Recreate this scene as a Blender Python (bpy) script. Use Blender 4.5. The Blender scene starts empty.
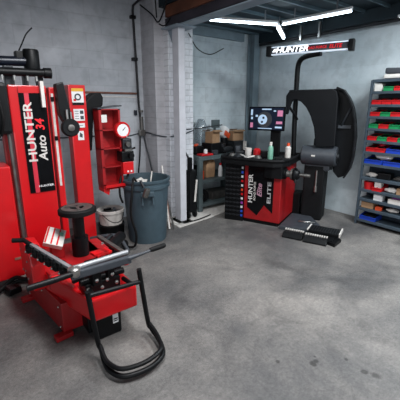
import bpy, bmesh, math, random
from mathutils import Vector, Matrix
random.seed(7)
S = bpy.context.scene
COL = S.collection
PI = math.pi
R = math.radians

# ------------------------------------------------------------------ materials
def lin(c):
    f = lambda v: (v/255/12.92) if v/255 <= .04045 else ((v/255+.055)/1.055)**2.4
    return (f(c[0]), f(c[1]), f(c[2]), 1)
MATS = {}
def mat(name, c, rough=.5, metal=0, vary=.12, scale=12, bump=0, emit=None, es=0, alpha=1, trans=0, coat=0):
    m = bpy.data.materials.new(name); m.use_nodes = True
    nt = m.node_tree; b = nt.nodes['Principled BSDF']
    b.inputs['Roughness'].default_value = rough
    b.inputs['Metallic'].default_value = metal
    if sum(c) < 130 and not metal: b.inputs['Specular IOR Level'].default_value = .22
    b.inputs['Coat Weight'].default_value = coat
    b.inputs['Coat Roughness'].default_value = .15
    tc = nt.nodes.new('ShaderNodeTexCoord')
    n = nt.nodes.new('ShaderNodeTexNoise'); n.inputs['Scale'].default_value = scale; n.inputs['Detail'].default_value = 5
    nt.links.new(tc.outputs['Object'], n.inputs['Vector'])
    r = nt.nodes.new('ShaderNodeValToRGB')
    L = lin(c)
    r.color_ramp.elements[0].position = .3; r.color_ramp.elements[1].position = .7
    r.color_ramp.elements[0].color = tuple(x*(1-vary) for x in L[:3])+(1,)
    r.color_ramp.elements[1].color = tuple(min(1, x*(1+vary)) for x in L[:3])+(1,)
    nt.links.new(n.outputs['Fac'], r.inputs['Fac']); nt.links.new(r.outputs['Color'], b.inputs['Base Color'])
    if bump:
        bp = nt.nodes.new('ShaderNodeBump'); bp.inputs['Strength'].default_value = bump; bp.inputs['Distance'].default_value = .004
        nt.links.new(n.outputs['Fac'], bp.inputs['Height']); nt.links.new(bp.outputs['Normal'], b.inputs['Normal'])
    if emit:
        b.inputs['Emission Color'].default_value = lin(emit); b.inputs['Emission Strength'].default_value = es
    if trans:
        b.inputs['Transmission Weight'].default_value = trans
    MATS[name] = m
    return m
mat('red', (200, 12, 20), .35, 0, .08, 6, coat=.25)
mat('red_dull', (152, 13, 19), .45, 0, .15, 9, coat=.1)
mat('red_bin', (190, 22, 28), .4, 0, .1)
mat('green_bin', (20, 130, 75), .4, 0, .1)
mat('blue_bin', (25, 60, 165), .4, 0, .1)
mat('black', (11, 12, 14), .45, 0, .3)
mat('black_gloss', (10, 11, 13), .25, 0, .2)
mat('black_matte', (13, 14, 16), .6, 0, .3, 20)
mat('rubber', (12, 12, 13), .65, 0, .3, 30, .3)
mat('hood', (14, 16, 19), .4, 0, .2, 8)
mat('charcoal', (54, 58, 64), .5, 0, .15, 14)
mat('navy', (17, 23, 36), .35, .2, .15)
mat('steel', (170, 168, 165), .3, .9, .15, 20)
mat('dull_steel', (110, 108, 105), .45, .8, .25, 15)
mat('dark_steel', (50, 52, 55), .45, .6, .25, 15)
mat('white', (225, 225, 225), .5, 0, .05)
mat('off_white', (205, 200, 194), .6, 0, .12, 20)
mat('paper', (215, 212, 208), .8, 0, .06, 30)
mat('orange', (215, 75, 30), .5, 0, .1)
mat('yellow', (215, 165, 40), .5, 0, .1)
mat('pink_red', (200, 40, 60), .5, 0, .1)
mat('cardboard', (150, 118, 88), .85, 0, .15, 16)
mat('kraft', (165, 130, 98), .85, 0, .2, 10)
mat('bench', (84, 96, 98), .55, .2, .15, 10)
mat('shelf', (66, 78, 88), .5, .25, .15, 10)
mat('bin_can', (57, 74, 83), .55, 0, .1, 12)
mat('painted_steel', (196, 196, 202), .5, 0, .08, 8)
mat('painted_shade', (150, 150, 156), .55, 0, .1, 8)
mat('teal_steel', (126, 142, 150), .55, .1, .12, 6)
mat('beam', (52, 48, 56), .6, .2, .25, 5)
mat('flange', (140, 154, 165), .5, .2, .15, 5)  # paler than the beam: light on the underside is put into this colour
mat('deck', (30, 44, 51), .6, .2, .2, 5)
mat('deck_rib', (84, 102, 110), .5, .2, .15, 5)
mat('timber', (98, 56, 36), .8, 0, .35, 4)
mat('timber_dark', (52, 34, 28), .85, 0, .35, 4)
mat('pipe', (44, 43, 46), .5, .4, .3, 15)
mat('copper', (150, 105, 90), .5, .3, .25, 9)
mat('galv', (150, 152, 155), .45, .5, .15, 15)
mat('tube_light', (240, 248, 255), .4, 0, 0, emit=(225, 243, 255), es=11)
mat('bar_light', (235, 245, 255), .4, 0, 0, emit=(225, 238, 255), es=.55)
mat('bar_letter', (255, 255, 255), .4, 0, 0, emit=(245, 250, 255), es=1.6)
mat('bar_red', (220, 30, 40), .4, 0, 0, emit=(230, 35, 45), es=.35)
mat('dull_white', (168, 168, 168), .5)
mat('faded_pink', (185, 140, 158), .5)
mat('bar_dark', (60, 60, 66), .3, 0, .1)
mat('screen', (14, 20, 32), .3, 0, .1, emit=(20, 32, 52), es=.5)
mat('screen_ui', (160, 180, 200), .3, 0, 0, emit=(150, 175, 200), es=.7)
mat('screen_pink', (190, 120, 150), .3, 0, 0, emit=(170, 100, 130), es=.5)
mat('bottle_green', (110, 160, 140), .35, 0, .1)
mat('clear', (220, 228, 232), .08, 0, 0, trans=.85)
mat('purple', (150, 60, 160), .5)
mat('blue', (40, 80, 190), .5)

# ------------------------------------------------------------------ mesh builder
class MB:
    """collects shapes (in world metres, optionally through matrix M) into ONE mesh"""
    def __init__(s, M=None):
        s.bm = bmesh.new(); s.M = M or Matrix.Identity(4); s.mats = []; s.cur = 0
    def mat(s, n):
        if n not in s.mats: s.mats.append(n)
        s.cur = s.mats.index(n); return s
    def _fin(s, faces, verts, T=None, smooth=False):
        if T is not None: bmesh.ops.transform(s.bm, matrix=T, verts=verts)
        bmesh.ops.transform(s.bm, matrix=s.M, verts=verts)
        for f in faces: f.material_index = s.cur; f.smooth = smooth
    def box(s, c, d, rot=(0, 0, 0), bev=.0, T=None):
        n0 = set(s.bm.faces)
        g = bmesh.ops.create_cube(s.bm, size=1)
        vs = g['verts']
        bmesh.ops.scale(s.bm, vec=d, verts=vs)
        if bev > 0:
            es = list({e for v in vs for e in v.link_edges})
            bmesh.ops.bevel(s.bm, geom=es, offset=min(bev, min(d)*.45), segments=2, profile=.6, affect='EDGES')
        fs = [f for f in s.bm.faces if f not in n0]
        vs = list({v for f in fs for v in f.verts})
        Tm = Matrix.Translation(c) @ Matrix.Rotation(rot[2], 4, 'Z') @ Matrix.Rotation(rot[1], 4, 'Y') @ Matrix.Rotation(rot[0], 4, 'X')
        if T is not None: Tm = T @ Tm
        s._fin(fs, vs, Tm); return s
    def bx(s, x0, x1, y0, y1, z0, z1, bev=.0, T=None):
        return s.box(((x0+x1)/2, (y0+y1)/2, (z0+z1)/2), (abs(x1-x0), abs(y1-y0), abs(z1-z0)), bev=bev, T=T)
    def tube(s, pts, r, seg=10, cap=True, smooth=True):
        pts = [Vector(p) for p in pts]
        rs = r if isinstance(r, (list, tuple)) else [r]*len(pts)
        n0 = len(pts); rings = []; allv = []
        up = None
        for i, p in enumerate(pts):
            if i == 0: t = pts[1]-p
            elif i == n0-1: t = p-pts[i-1]
            else: t = (pts[i+1]-p).normalized()+(p-pts[i-1]).normalized()
            t.normalize()
            if up is None:
                up = Vector((0, 0, 1)) if abs(t.z) < .9 else Vector((1, 0, 0))
            a = t.cross(up)
            if a.length < 1e-4: a = t.cross(Vector((0, 1, 0)))
            a.normalize(); b = a.cross(t).normalized(); up = b
            ring = [s.bm.verts.new(p+rs[i]*(math.cos(2*PI*k/seg)*a+math.sin(2*PI*k/seg)*b)) for k in range(seg)]
            rings.append(ring); allv += ring
        fs = []
        for i in range(n0-1):
            for k in range(seg):
                fs.append(s.bm.faces.new((rings[i][k], rings[i][(k+1) % seg], rings[i+1][(k+1) % seg], rings[i+1][k])))
        cf = []
        if cap:
            cf.append(s.bm.faces.new(rings[0][::-1])); cf.append(s.bm.faces.new(rings[-1]))
        s._fin(fs, allv, smooth=smooth)
        for f in cf: f.material_index = s.cur
        return s
    def curve(s, ctrl, r, seg=10, n=6):
        """smooth tube through control points"""
        P = [Vector(p) for p in ctrl]; P = [P[0]*2-P[1]]+P+[P[-1]*2-P[-2]]
        out = []
        for i in range(1, len(P)-2):
            for j in range(n):
                t = j/n; a, b, c, d = P[i-1], P[i], P[i+1], P[i+2]
                out.append(.5*((2*b)+(-a+c)*t+(2*a-5*b+4*c-d)*t*t+(-a+3*b-3*c+d)*t**3))
        out.append(P[-2]); return s.tube(out, r, seg)
    def cyl(s, a, b, r, r2=None, seg=20):
        return s.tube([a, b], [r, r if r2 is None else r2], seg)
    def lathe(s, c, prof, seg=32, axis=(0, 0, 1), close=False):
        """prof: list of (radius, height) about axis through c"""
        q = Vector((0, 0, 1)).rotation_difference(Vector(axis)).to_matrix().to_4x4()
        T = Matrix.Translation(c) @ q
        rings = []; allv = []
        for (r, h) in prof:
            if r < 1e-5:
                v = s.bm.verts.new((0, 0, h)); rings.append([v]); allv.append(v)
            else:
                ring = [s.bm.verts.new((r*math.cos(2*PI*k/seg), r*math.sin(2*PI*k/seg), h)) for k in range(seg)]
                rings.append(ring); allv += ring
        fs = []
        for i in range(len(rings)-1):
            A, B = rings[i], rings[i+1]
            for k in range(seg):
                k2 = (k+1) % seg
                if len(A) == 1 and len(B) == 1: continue
                if len(A) == 1: fs.append(s.bm.faces.new((A[0], B[k2], B[k])))
                elif len(B) == 1: fs.append(s.bm.faces.new((A[k], A[k2], B[0])))
                else: fs.append(s.bm.faces.new((A[k], A[k2], B[k2], B[k])))
        s._fin(fs, allv, T, smooth=True); return s
    def prism(s, poly, h0, h1, plane='xy', bev=0):
        """polygon extruded; plane xy->z, xz->y, yz->x"""
        f3 = {'xy': lambda a, b, h: (a, b, h), 'xz': lambda a, b, h: (a, h, b), 'yz': lambda a, b, h: (h, a, b)}[plane]
        n0 = set(s.bm.faces)
        lo = [s.bm.verts.new(f3(a, b, h0)) for a, b in poly]; hi = [s.bm.verts.new(f3(a, b, h1)) for a, b in poly]
        fs = [s.bm.faces.new(lo[::-1]), s.bm.faces.new(hi)]
        n = len(poly)
        for k in range(n): fs.append(s.bm.faces.new((lo[k], lo[(k+1) % n], hi[(k+1) % n], hi[k])))
        bmesh.ops.recalc_face_normals(s.bm, faces=fs)
        if bev > 0:
            es = list({e for f in fs for e in f.edges})
            bmesh.ops.bevel(s.bm, geom=es, offset=bev, segments=2, profile=.6, affect='EDGES')
        fs = [f for f in s.bm.faces if f not in n0]
        s._fin(fs, list({v for f in fs for v in f.verts})); return s
    def text(s, txt, T, size, ext=.0015, squash=1, font_shear=0, align='CENTER'):
        cu = bpy.data.curves.new('t', 'FONT'); cu.body = txt; cu.size = size; cu.extrude = ext
        cu.align_x = align; cu.align_y = 'CENTER'; cu.shear = font_shear; cu.offset = size*.02; cu.resolution_u = 3
        ob = bpy.data.objects.new('t', cu); COL.objects.link(ob)
        bpy.context.view_layer.update()
        me = bpy.data.meshes.new_from_object(ob.evaluated_get(bpy.context.evaluated_depsgraph_get()))
        n0 = set(s.bm.faces); v0 = set(s.bm.verts)
        s.bm.from_mesh(me)
        fs = [f for f in s.bm.faces if f not in n0]; vs = [v for v in s.bm.verts if v not in v0]
        s._fin(fs, vs, T @ Matrix.Diagonal((squash, 1, 1, 1)))
        bpy.data.objects.remove(ob); bpy.data.curves.remove(cu); bpy.data.meshes.remove(me)
        return s
    def build(s, name, material=None, parent=None, origin=None, smooth_angle=None):
        if material and not s.mats: s.mats = [material]
        elif material and material not in s.mats: s.mats = [material]+s.mats[1:] if not s.mats else s.mats
        bmesh.ops.remove_doubles(s.bm, verts=s.bm.verts, dist=1e-5)
        if parent is not None:
            o0 = WORLD[parent.name]
        else:
            if origin is None:
                xs = [v.co for v in s.bm.verts]
                mn = [min(v[i] for v in xs) for i in range(3)]; mx = [max(v[i] for v in xs) for i in range(3)]
                origin = ((mn[0]+mx[0])/2, (mn[1]+mx[1])/2, mn[2])
            o0 = Matrix.Translation(origin)
        bmesh.ops.transform(s.bm, matrix=o0.inverted(), verts=s.bm.verts)
        s.bm.normal_update()
        for e in s.bm.edges:
            if len(e.link_faces) == 2 and e.calc_face_angle(0) > .6: e.smooth = False
        me = bpy.data.meshes.new(name); s.bm.to_mesh(me); s.bm.free()
        for n in s.mats: me.materials.append(MATS[n])
        o = bpy.data.objects.new(name, me); COL.objects.link(o)
        if parent is not None:
            o.parent = parent; WORLD[o.name] = WORLD[parent.name]
        else:
            o.location = origin; WORLD[o.name] = o0
        return o
def ballish(mb, c, r, sx=1, sy=1, sz=1, n=10, jit=.2):
    pr_ = [(max(0.0001 if 0 < k < n else 0, math.sin(PI*k/n)*r), -math.cos(PI*k/n)*r) for k in range(n+1)]
    v0 = set(mb.bm.verts); mb.lathe((0, 0, 0), pr_, 12)
    for v in mb.bm.verts:
        if v not in v0:
            f = 1+random.uniform(-jit, jit); v.co = Vector((v.co.x*f*sx, v.co.y*f*sy, v.co.z*f*sz))+Vector(c)
    return mb
WORLD = {}
def tag(o, label=None, cat=None, group=None, kind=None):
    if label: o['label'] = label
    if cat: o['category'] = cat
    if group: o['group'] = group
    if kind: o['kind'] = kind
    return o
def thing(name, label, cat, loc, rz=0, group=None):
    o = bpy.data.objects.new(name, None); o.empty_display_size = .1; COL.objects.link(o)
    o.location = loc; o.rotation_euler = (0, 0, rz)
    WORLD[o.name] = Matrix.Translation(loc) @ Matrix.Rotation(rz, 4, 'Z')
    return tag(o, label, cat, group)
def copy_tree(o, loc, rz=0, label=None, group=None):
    r = o.copy(); COL.objects.link(r); r.location = loc; r.rotation_euler = (0, 0, rz)
    if label: r['label'] = label
    if group: r['group'] = group
    for ch in list(o.children):
        c = ch.copy(); COL.objects.link(c); c.parent = r
        for g in list(ch.children):
            d = g.copy(); COL.objects.link(d); d.parent = c
    return r
def struct(name, mb, m=None, origin=None):
    return tag(mb.build(name, m, origin=origin or (0, 0, 0)), kind='structure')
def TM(loc, ex, ey):
    """matrix with local x -> ex, local y -> ey at loc (for lettering)"""
    ex = Vector(ex).normalized(); ey = Vector(ey).normalized(); ez = ex.cross(ey)
    m = Matrix((ex, ey, ez)).transposed().to_4x4(); m.translation = Vector(loc); return m

# ------------------------------------------------------------------ wall / floor materials
def wall_mat(name, c_top, c_low, bw, bh, mortar=.006, axis='x', seed=0., bumpy=.35, mort_dark=.82, rough=.7):
    m = bpy.data.materials.new(name); m.use_nodes = True; nt = m.node_tree; N = nt.nodes; L = nt.links
    b = N['Principled BSDF']; b.inputs['Roughness'].default_value = rough
    tc = N.new('ShaderNodeTexCoord'); sp = N.new('ShaderNodeSeparateXYZ'); cb = N.new('ShaderNodeCombineXYZ')
    L.new(tc.outputs['Object'], sp.inputs[0])
    L.new(sp.outputs['X' if axis == 'x' else 'Y'], cb.inputs['X']); L.new(sp.outputs['Z'], cb.inputs['Y'])
    br = N.new('ShaderNodeTexBrick'); br.inputs['Scale'].default_value = 1
    br.inputs['Brick Width'].default_value = bw; br.inputs['Row Height'].default_value = bh
    br.inputs['Mortar Size'].default_value = mortar; br.inputs['Mortar Smooth'].default_value = .6
    br.inputs['Color1'].default_value = (1, 1, 1, 1); br.inputs['Color2'].default_value = (.95, .95, .95, 1)
    br.inputs['Mortar'].default_value = (mort_dark,)*3+(1,)
    L.new(cb.outputs[0], br.inputs['Vector'])
    n = N.new('ShaderNodeTexNoise'); n.inputs['Scale'].default_value = 1.3; n.inputs['Detail'].default_value = 8; n.inputs['Roughness'].default_value = .6
    L.new(tc.outputs['Object'], n.inputs['Vector'])
    r = N.new('ShaderNodeValToRGB'); r.color_ramp.elements[0].position = .35; r.color_ramp.elements[1].position = .65
    r.color_ramp.elements[0].color = lin(c_top); r.color_ramp.elements[1].color = lin(c_low)
    L.new(n.outputs['Fac'], r.inputs[0])
    mx = N.new('ShaderNodeMixRGB'); mx.blend_type = 'MULTIPLY'; mx.inputs[0].default_value = 1
    L.new(r.outputs[0], mx.inputs[1]); L.new(br.outputs['Color'], mx.inputs[2])
    # scuffs
    n2 = N.new('ShaderNodeTexNoise'); n2.inputs['Scale'].default_value = 9; n2.inputs['Detail'].default_value = 10
    L.new(tc.outputs['Object'], n2.inputs['Vector'])
    r2 = N.new('ShaderNodeValToRGB'); r2.color_ramp.elements[0].position = .36; r2.color_ramp.elements[0].color = (.88, .88, .88, 1); r2.color_ramp.elements[1].position = .52
    L.new(n2.outputs['Fac'], r2.inputs[0])
    m2 = N.new('ShaderNodeMixRGB'); m2.blend_type = 'MULTIPLY'; m2.inputs[0].default_value = 1
    L.new(mx.outputs[0], m2.inputs[1]); L.new(r2.outputs[0], m2.inputs[2]); L.new(m2.outputs[0], b.inputs['Base Color'])
    ad = N.new('ShaderNodeMath'); ad.operation = 'MULTIPLY_ADD'; ad.inputs[1].default_value = .25
    L.new(n2.outputs['Fac'], ad.inputs[0]); sb = N.new('ShaderNodeMath'); sb.operation = 'SUBTRACT'; sb.inputs[0].default_value = 1
    L.new(br.outputs['Fac'], sb.inputs[1]); L.new(sb.outputs[0], ad.inputs[2])
    bp = N.new('ShaderNodeBump'); bp.inputs['Strength'].default_value = bumpy; bp.inputs['Distance'].default_value = .006
    L.new(ad.outputs[0], bp.inputs['Height']); L.new(bp.outputs[0], b.inputs['Normal'])
    MATS[name] = m
wall_mat('block_left', (166, 170, 176), (204, 207, 212), .40, .205, .008, 'x', mort_dark=.9)
wall_mat('block_recess', (196, 208, 213), (218, 226, 230), .60, .235, .006, 'x', mort_dark=.84)
wall_mat('block_right', (186, 198, 203), (208, 216, 220), .60, .235, .006, 'y', mort_dark=.93, bumpy=.2)
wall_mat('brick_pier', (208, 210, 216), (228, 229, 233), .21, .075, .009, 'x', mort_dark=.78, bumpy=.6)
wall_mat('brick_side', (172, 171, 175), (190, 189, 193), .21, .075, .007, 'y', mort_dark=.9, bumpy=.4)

def floor_mat():
    m = bpy.data.materials.new('concrete_floor'); m.use_nodes = True; nt = m.node_tree; N = nt.nodes; L = nt.links
    b = N['Principled BSDF']
    tc = N.new('ShaderNodeTexCoord')
    def noise(sc, det=8, rg=.6, dist=0, off=(0, 0, 0), stretch=(1, 1, 1)):
        mp = N.new('ShaderNodeMapping'); mp.inputs['Location'].default_value = off; mp.inputs['Scale'].default_value = stretch
        L.new(tc.outputs['Object'], mp.inputs[0])
        n = N.new('ShaderNodeTexNoise'); n.inputs['Scale'].default_value = sc; n.inputs['Detail'].default_value = det
        n.inputs['Roughness'].default_value = rg; n.inputs['Distortion'].default_value = dist
        L.new(mp.outputs[0], n.inputs['Vector']); return n
    def ramp(n, a, ca, bb, cb):
        r = N.new('ShaderNodeValToRGB'); e = r.color_ramp.elements
        e[0].position = a; e[0].color = ca; e[1].position = bb; e[1].color = cb
        L.new(n, r.inputs[0]); return r
    def mul(a, c):
        x = N.new('ShaderNodeMixRGB'); x.blend_type = 'MULTIPLY'; x.inputs[0].default_value = 1
        L.new(a, x.inputs[1]); L.new(c, x.inputs[2]); return x.outputs[0]
    base = ramp(noise(.9, 6, .62, .4, (3.1, 1.7, 0)).outputs['Fac'], .36, lin((84, 83, 83)), .64, lin((131, 127, 123)))
    med = ramp(noise(4.5, 10, .7, .2).outputs['Fac'], .3, (.78, .78, .79, 1), .7, (1.12, 1.11, 1.1, 1))
    fine = ramp(noise(38, 8, 1.0).outputs['Fac'], .36, (.42, .42, .42, 1), .64, (1.5, 1.49, 1.48, 1))
    c = mul(mul(base.outputs[0], med.outputs[0]), fine.outputs[0])
    st = ramp(noise(1.6, 5, .55, 1.2, (9.2, 4.4, 0)).outputs['Fac'], .30, (.62, .62, .63, 1), .46, (1, 1, 1, 1))
    c = mul(c, st.outputs[0])
    # cracks
    v = N.new('ShaderNodeTexVoronoi'); v.feature = 'DISTANCE_TO_EDGE'; v.inputs['Scale'].default_value = .55
    mp = N.new('ShaderNodeMixRGB'); mp.inputs[0].default_value = .25
    nn = noise(3, 6, .6); L.new(tc.outputs['Object'], mp.inputs[1]); L.new(nn.outputs['Color'], mp.inputs[2]); L.new(mp.outputs[0], v.inputs['Vector'])
    cr = ramp(v.outputs['Distance'], .0, (.84, .84, .84, 1), .005, (1, 1, 1, 1)); c = mul(c, cr.outputs[0])
    # individual dark stains (position, radius)
    for (x, y, r_) in ((1.665, .985, .024), (1.70, .99, .02), (1.50, 1.14, .016), (1.885, .70, .026), (1.86, .755, .02), (1.73, 1.02, .008), (1.87, .88, .010)):
        vm = N.new('ShaderNodeVectorMath'); vm.operation = 'DISTANCE'; vm.inputs[1].default_value = (x, y, 0)
        nz = noise(14, 4, .7); ad = N.new('ShaderNodeMath'); ad.operation = 'MULTIPLY_ADD'; ad.inputs[1].default_value = r_*2.4
        L.new(tc.outputs['Object'], vm.inputs[0]); L.new(nz.outputs['Fac'], ad.inputs[0]); L.new(vm.outputs['Value'], ad.inputs[2])
        rr = ramp(ad.outputs[0], r_*1.9, (.34, .33, .32, 1), r_*2.3, (1, 1, 1, 1)); c = mul(c, rr.outputs[0])
    L.new(c, b.inputs['Base Color'])
    ro = ramp(noise(2.2, 6, .6, 0, (5, 5, 0)).outputs['Fac'], .3, (.42,)*3+(1,), .7, (.68,)*3+(1,))
    L.new(ro.outputs[0], b.inputs['Roughness'])
    bp = N.new('ShaderNodeBump'); bp.inputs['Strength'].default_value = .25; bp.inputs['Distance'].default_value = .003
    L.new(fine.outputs[0], bp.inputs['Height']); L.new(bp.outputs[0], b.inputs['Normal'])
    MATS['concrete'] = m
floor_mat()

# ------------------------------------------------------------------ the room
WX = 4.70; YL = 4.40; YR = 4.55
struct('floor', MB().bx(-3.5, WX+.2, -3.5, YR+.2, -.2, 0), 'concrete')
struct('wall_left', MB().bx(-3.5, 2.36, YL, YL+.2, 0, 3.3), 'block_left')
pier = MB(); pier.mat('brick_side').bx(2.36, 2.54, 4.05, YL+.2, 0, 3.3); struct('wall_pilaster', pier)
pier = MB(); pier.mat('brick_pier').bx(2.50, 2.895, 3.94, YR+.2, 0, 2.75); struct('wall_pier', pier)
struct('wall_recess', MB().bx(2.80, WX+.2, YR, YR+.2, 0, 2.8), 'block_recess')
struct('wall_right', MB().bx(WX, WX+.2, -3.5, YR+.2, 0, 2.8), 'block_right')
struct('ceiling', MB().bx(-3.5, 2.5, -3.5, YR+.2, 3.3, 3.4), 'timber_dark')
dk = MB(); dk.mat('deck').bx(2.44, WX+.2, -1.0, YR+.2, 2.80, 2.9)
dk.mat('deck_rib')
y = -.9
while y < 4.5:
    dk.bx(2.65, WX, y-.014, y+.014, 2.765, 2.80); y += .31
struct('ceiling_mezzanine', dk)
struct('trim_ledger', MB().bx(WX-.07, WX, -1.0, 4.36, 2.64, 2.80), 'deck')
struct('trim_recess_ledger', MB().bx(2.9, WX-.3, YR-.07, YR, 2.66, 2.80), 'teal_steel')
# low concrete curb under the pier
struct('trim_curb', MB().prism([(2.36, 3.53), (2.93, 3.60), (4.1, 3.86), (4.1, YR), (2.36, YR)], 0, .012), 'off_white')
# brackets of the steel frame
def h_column(name, x, y, w, d, z1, m, face=None):
    mb = MB()
    if face: mb.mat(m)
    mb.bx(x-w/2, x+w/2, y-d/2, y-d/2+.012, 0, z1)
    mb.bx(x-w/2, x+w/2, y+d/2-.012, y+d/2, 0, z1)
    mb.bx(x-.006, x+.006, y-d/2+.012, y+d/2-.012, 0, z1)
    return mb
mb = MB(); mb.bx(2.50, 2.60, 3.70, 3.84, 0, 2.53, .006)
o = mb.build('steel_column', 'painted_steel'); tag(o, 'white painted steel post at the open corner of the mezzanine, in front of the brick pier', 'column')
mb = MB(); mb.bx(2.44, 2.66, 3.64, 3.90, 0, .012, .002); mb.build('base_plate', 'painted_shade', o)
mb = MB(); mb.bx(2.40, 2.70, 3.58, 3.94, 2.522, 2.535, .002)
mb.prism([(3.84, 2.52), (3.935, 2.52), (3.84, 2.36)], 2.50, 2.512, 'yz'); mb.build('cap_plate', 'flange', o)
o = h_column('c', 4.60, 4.44, .14, .16, 2.79, 'teal_steel').build('steel_column', 'teal_steel')
tag(o, 'bluish grey steel column in the far corner behind the monitor', 'column')
# main edge beam: I-section running out of the picture
mb = MB(); mb.mat('flange').bx(2.47, 2.63, -1.0, 3.95, 2.535, 2.55)
mb.mat('beam').bx(2.545, 2.555, -1.0, 3.95, 2.55, 2.64); mb.mat('beam').bx(2.47, 2.63, -1.0, 3.95, 2.64, 2.655)
mb.bx(2.472, 2.480, -1, 3.95, 2.56, 2.64)
o = mb.build('steel_beam'); tag(o, 'dark steel edge beam of the mezzanine with a paler lower flange', 'beam')
for i, (x0, x1, z0, z1, m, lb) in enumerate(((2.44, 2.64, 2.656, 2.79, 'timber', 'reddish brown timber joist lying on top of the dark steel beam'), (2.22, 2.34, 2.96, 3.2, 'timber_dark', 'dark brown timber joist nearest the vertical black pipe'))):
    o = MB().bx(x0, x1, -1.0, 4.38 if i else 3.9, z0, z1, .006).build('timber_joist', m); tag(o, lb, 'joist')

# ------------------------------------------------------------------ ceiling lights
def led(a, b, w, label, es=None):
    a = Vector(a); b = Vector(b); d = (b-a); L_ = d.length; ang = math.atan2(d.y, d.x)
    t = thing('tube_light', label, 'light', ((a.x+b.x)/2, (a.y+b.y)/2, a.z), ang, 'bare tube lights under the mezzanine')
    M = WORLD[t.name]
    MB(M).bx(-L_/2, L_/2, -w/2, w/2, .02, .05, .004).build('housing', 'white', t)
    MB(M).cyl((-L_/2+.01, 0, 0), (L_/2-.01, 0, 0), w*.42, seg=14).build('diffuser', 'tube_light', t)
    for x in (-L_*.3, L_*.3): MB(M).bx(x-.008, x+.008, -.004, .004, .05, .165).build('hanger', 'galv', t)
    return t
led((2.86, 3.54, 2.62), (3.74, 3.19, 2.62), .024, 'long tube light running left to right towards the white post')
led((3.77, 3.15, 2.62), (3.87, 2.24, 2.62), .024, 'long tube light rising to the upper right above the lit sign')
led((3.83, 3.27, 2.62), (4.50, 3.71, 2.62), .05, 'short broad tube light pointing down at the lettered light bar')
led((4.60, 2.06, 2.60), (4.60, 1.15, 2.60), .05, 'tube light at the right edge of the picture, only its tip in view')

# wall pipe + hangers on right wall
o = MB().tube([(WX-.10, -1, 2.60), (WX-.10, 4.3, 2.60)], .022).build('dark_pipe', 'pipe'); tag(o, 'long dark pipe running just under the ceiling along the right wall', 'pipe')
for y_, lb in ((3.44, 'small bright pipe hanger left of its twin above the lit sign'), (3.12, 'small bright pipe hanger right of its twin above the lit sign')):
    o = MB().bx(WX-.15, WX-.11, y_-.015, y_+.015, 2.55, 2.76, .004).build('pipe_hanger', 'steel'); tag(o, lb, 'hanger', 'pipe hangers on the right wall')

# left wall pipework
pb = thing('vertical_pipe', 'dark vertical pipe clamped to the left wall from the ceiling down', 'pipe', (2.27, 4.33, 1.3))
MB().tube([(2.29, 4.37, 1.32), (2.27, 4.37, 1.6), (2.24, 4.37, 2.80), (2.245, 4.36, 2.86), (2.27, 4.25, 2.90), (2.31, 4.05, 2.93), (2.38, 3.88, 2.93), (2.5, 3.7, 2.93)], .0155).build('pipe', 'pipe', pb)
for z in (2.72, 2.2): MB().bx(2.20, 2.27, 4.34, 4.40, z-.02, z+.02, .005).build('clamp', 'black', pb)
MB().cyl((2.29, 4.35, 1.25), (2.29, 4.35, 1.44), .028).cyl((2.29, 4.35, 1.5), (2.29, 4.35, 1.53), .03).build('valve', 'dull_steel', pb)
MB().bx(2.24, 2.34, 4.33, 4.37, 1.17, 1.255, .01).build('splitter', 'dull_steel', pb)
o = MB().curve([(2.26, 4.35, 1.165), (2.24, 4.35, .9), (2.21, 4.36, .6), (2.20, 4.33, .3), (2.15, 4.2, .03)], .011).build('air_hose', 'black'); tag(o, 'left black hose of the pair hanging from the pipe splitter', 'hose')
o = MB().curve([(2.32, 4.35, 1.165), (2.33, 4.31, 1.0), (2.335, 4.25, .87), (2.335, 4.15, .60), (2.32, 4.1, .35), (2.25, 4.05, .03)], .012).build('air_hose', 'dark_steel'); tag(o, 'right hose of the pair below the pipe splitter, slanting behind the trash can', 'hose')
o = MB().tube([(-1, 4.385, 1.76), (2.25, 4.385, 1.755)], .013).build('copper_pipe', 'copper'); tag(o, 'thin brownish pipe running level along the left wall', 'pipe')
o = MB().bx(-1, 2.25, 4.388, 4.40, 1.70, 1.711).build('conduit', 'off_white'); tag(o, 'pale conduit on the left wall below the brownish pipe', 'conduit')
o = MB().bx(2.20, 2.235, 4.36, 4.40, 1.46, 1.53, .005).build('wall_switch', 'navy'); tag(o, 'small dark blue switch box on the left wall', 'switch')
o = MB().curve([(.4, 4.385, 1.22), (1.2, 4.385, 1.205), (1.8, 4.385, 1.20), (2.1, 4.385, 1.18), (2.34, 4.37, 1.22), (2.345, 4.06, 1.20), (2.5, 4.03, 1.17), (2.52, 3.925, 1.18), (2.7, 3.925, 1.2), (2.9, 3.925, 1.25)], .008).build('wall_cable', 'charcoal'); tag(o, 'grey cable strung level across the left wall and brick pier', 'cable')
o = MB().curve([(2.27, 4.22, 2.84), (2.32, 4.02, 2.70), (2.38, 3.97, 2.61), (2.40, 3.88, 2.70), (2.42, 3.8, 2.86)], .009).build('hanging_cable', 'black'); tag(o, 'black cable looping in a V beneath the pipe elbow', 'cable', 'cables beneath the pipe elbow')
o = MB().curve([(2.34, 3.96, 2.93), (2.355, 3.97, 2.76), (2.37, 3.985, 2.66)], .008).build('hanging_cable', 'black'); tag(o, 'short straight black cable dropping into the V-shaped loop', 'cable')
o = MB().curve([(2.38, 3.95, 2.585), (2.41, 3.9, 2.56), (2.44, 3.86, 2.58), (2.455, 3.8, 2.64)], .008).build('hanging_cable', 'black'); tag(o, 'sagging black cable running towards the top of the white post', 'cable')
o = MB().curve([(2.80, 3.9, 2.52), (3.1, 4.1, 2.38), (3.5, 4.3, 2.36), (3.9, 4.45, 2.50)], .007).build('hanging_cable', 'black'); tag(o, 'slack dark cable drooping beneath the mezzanine over the bench', 'cable')
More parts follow.
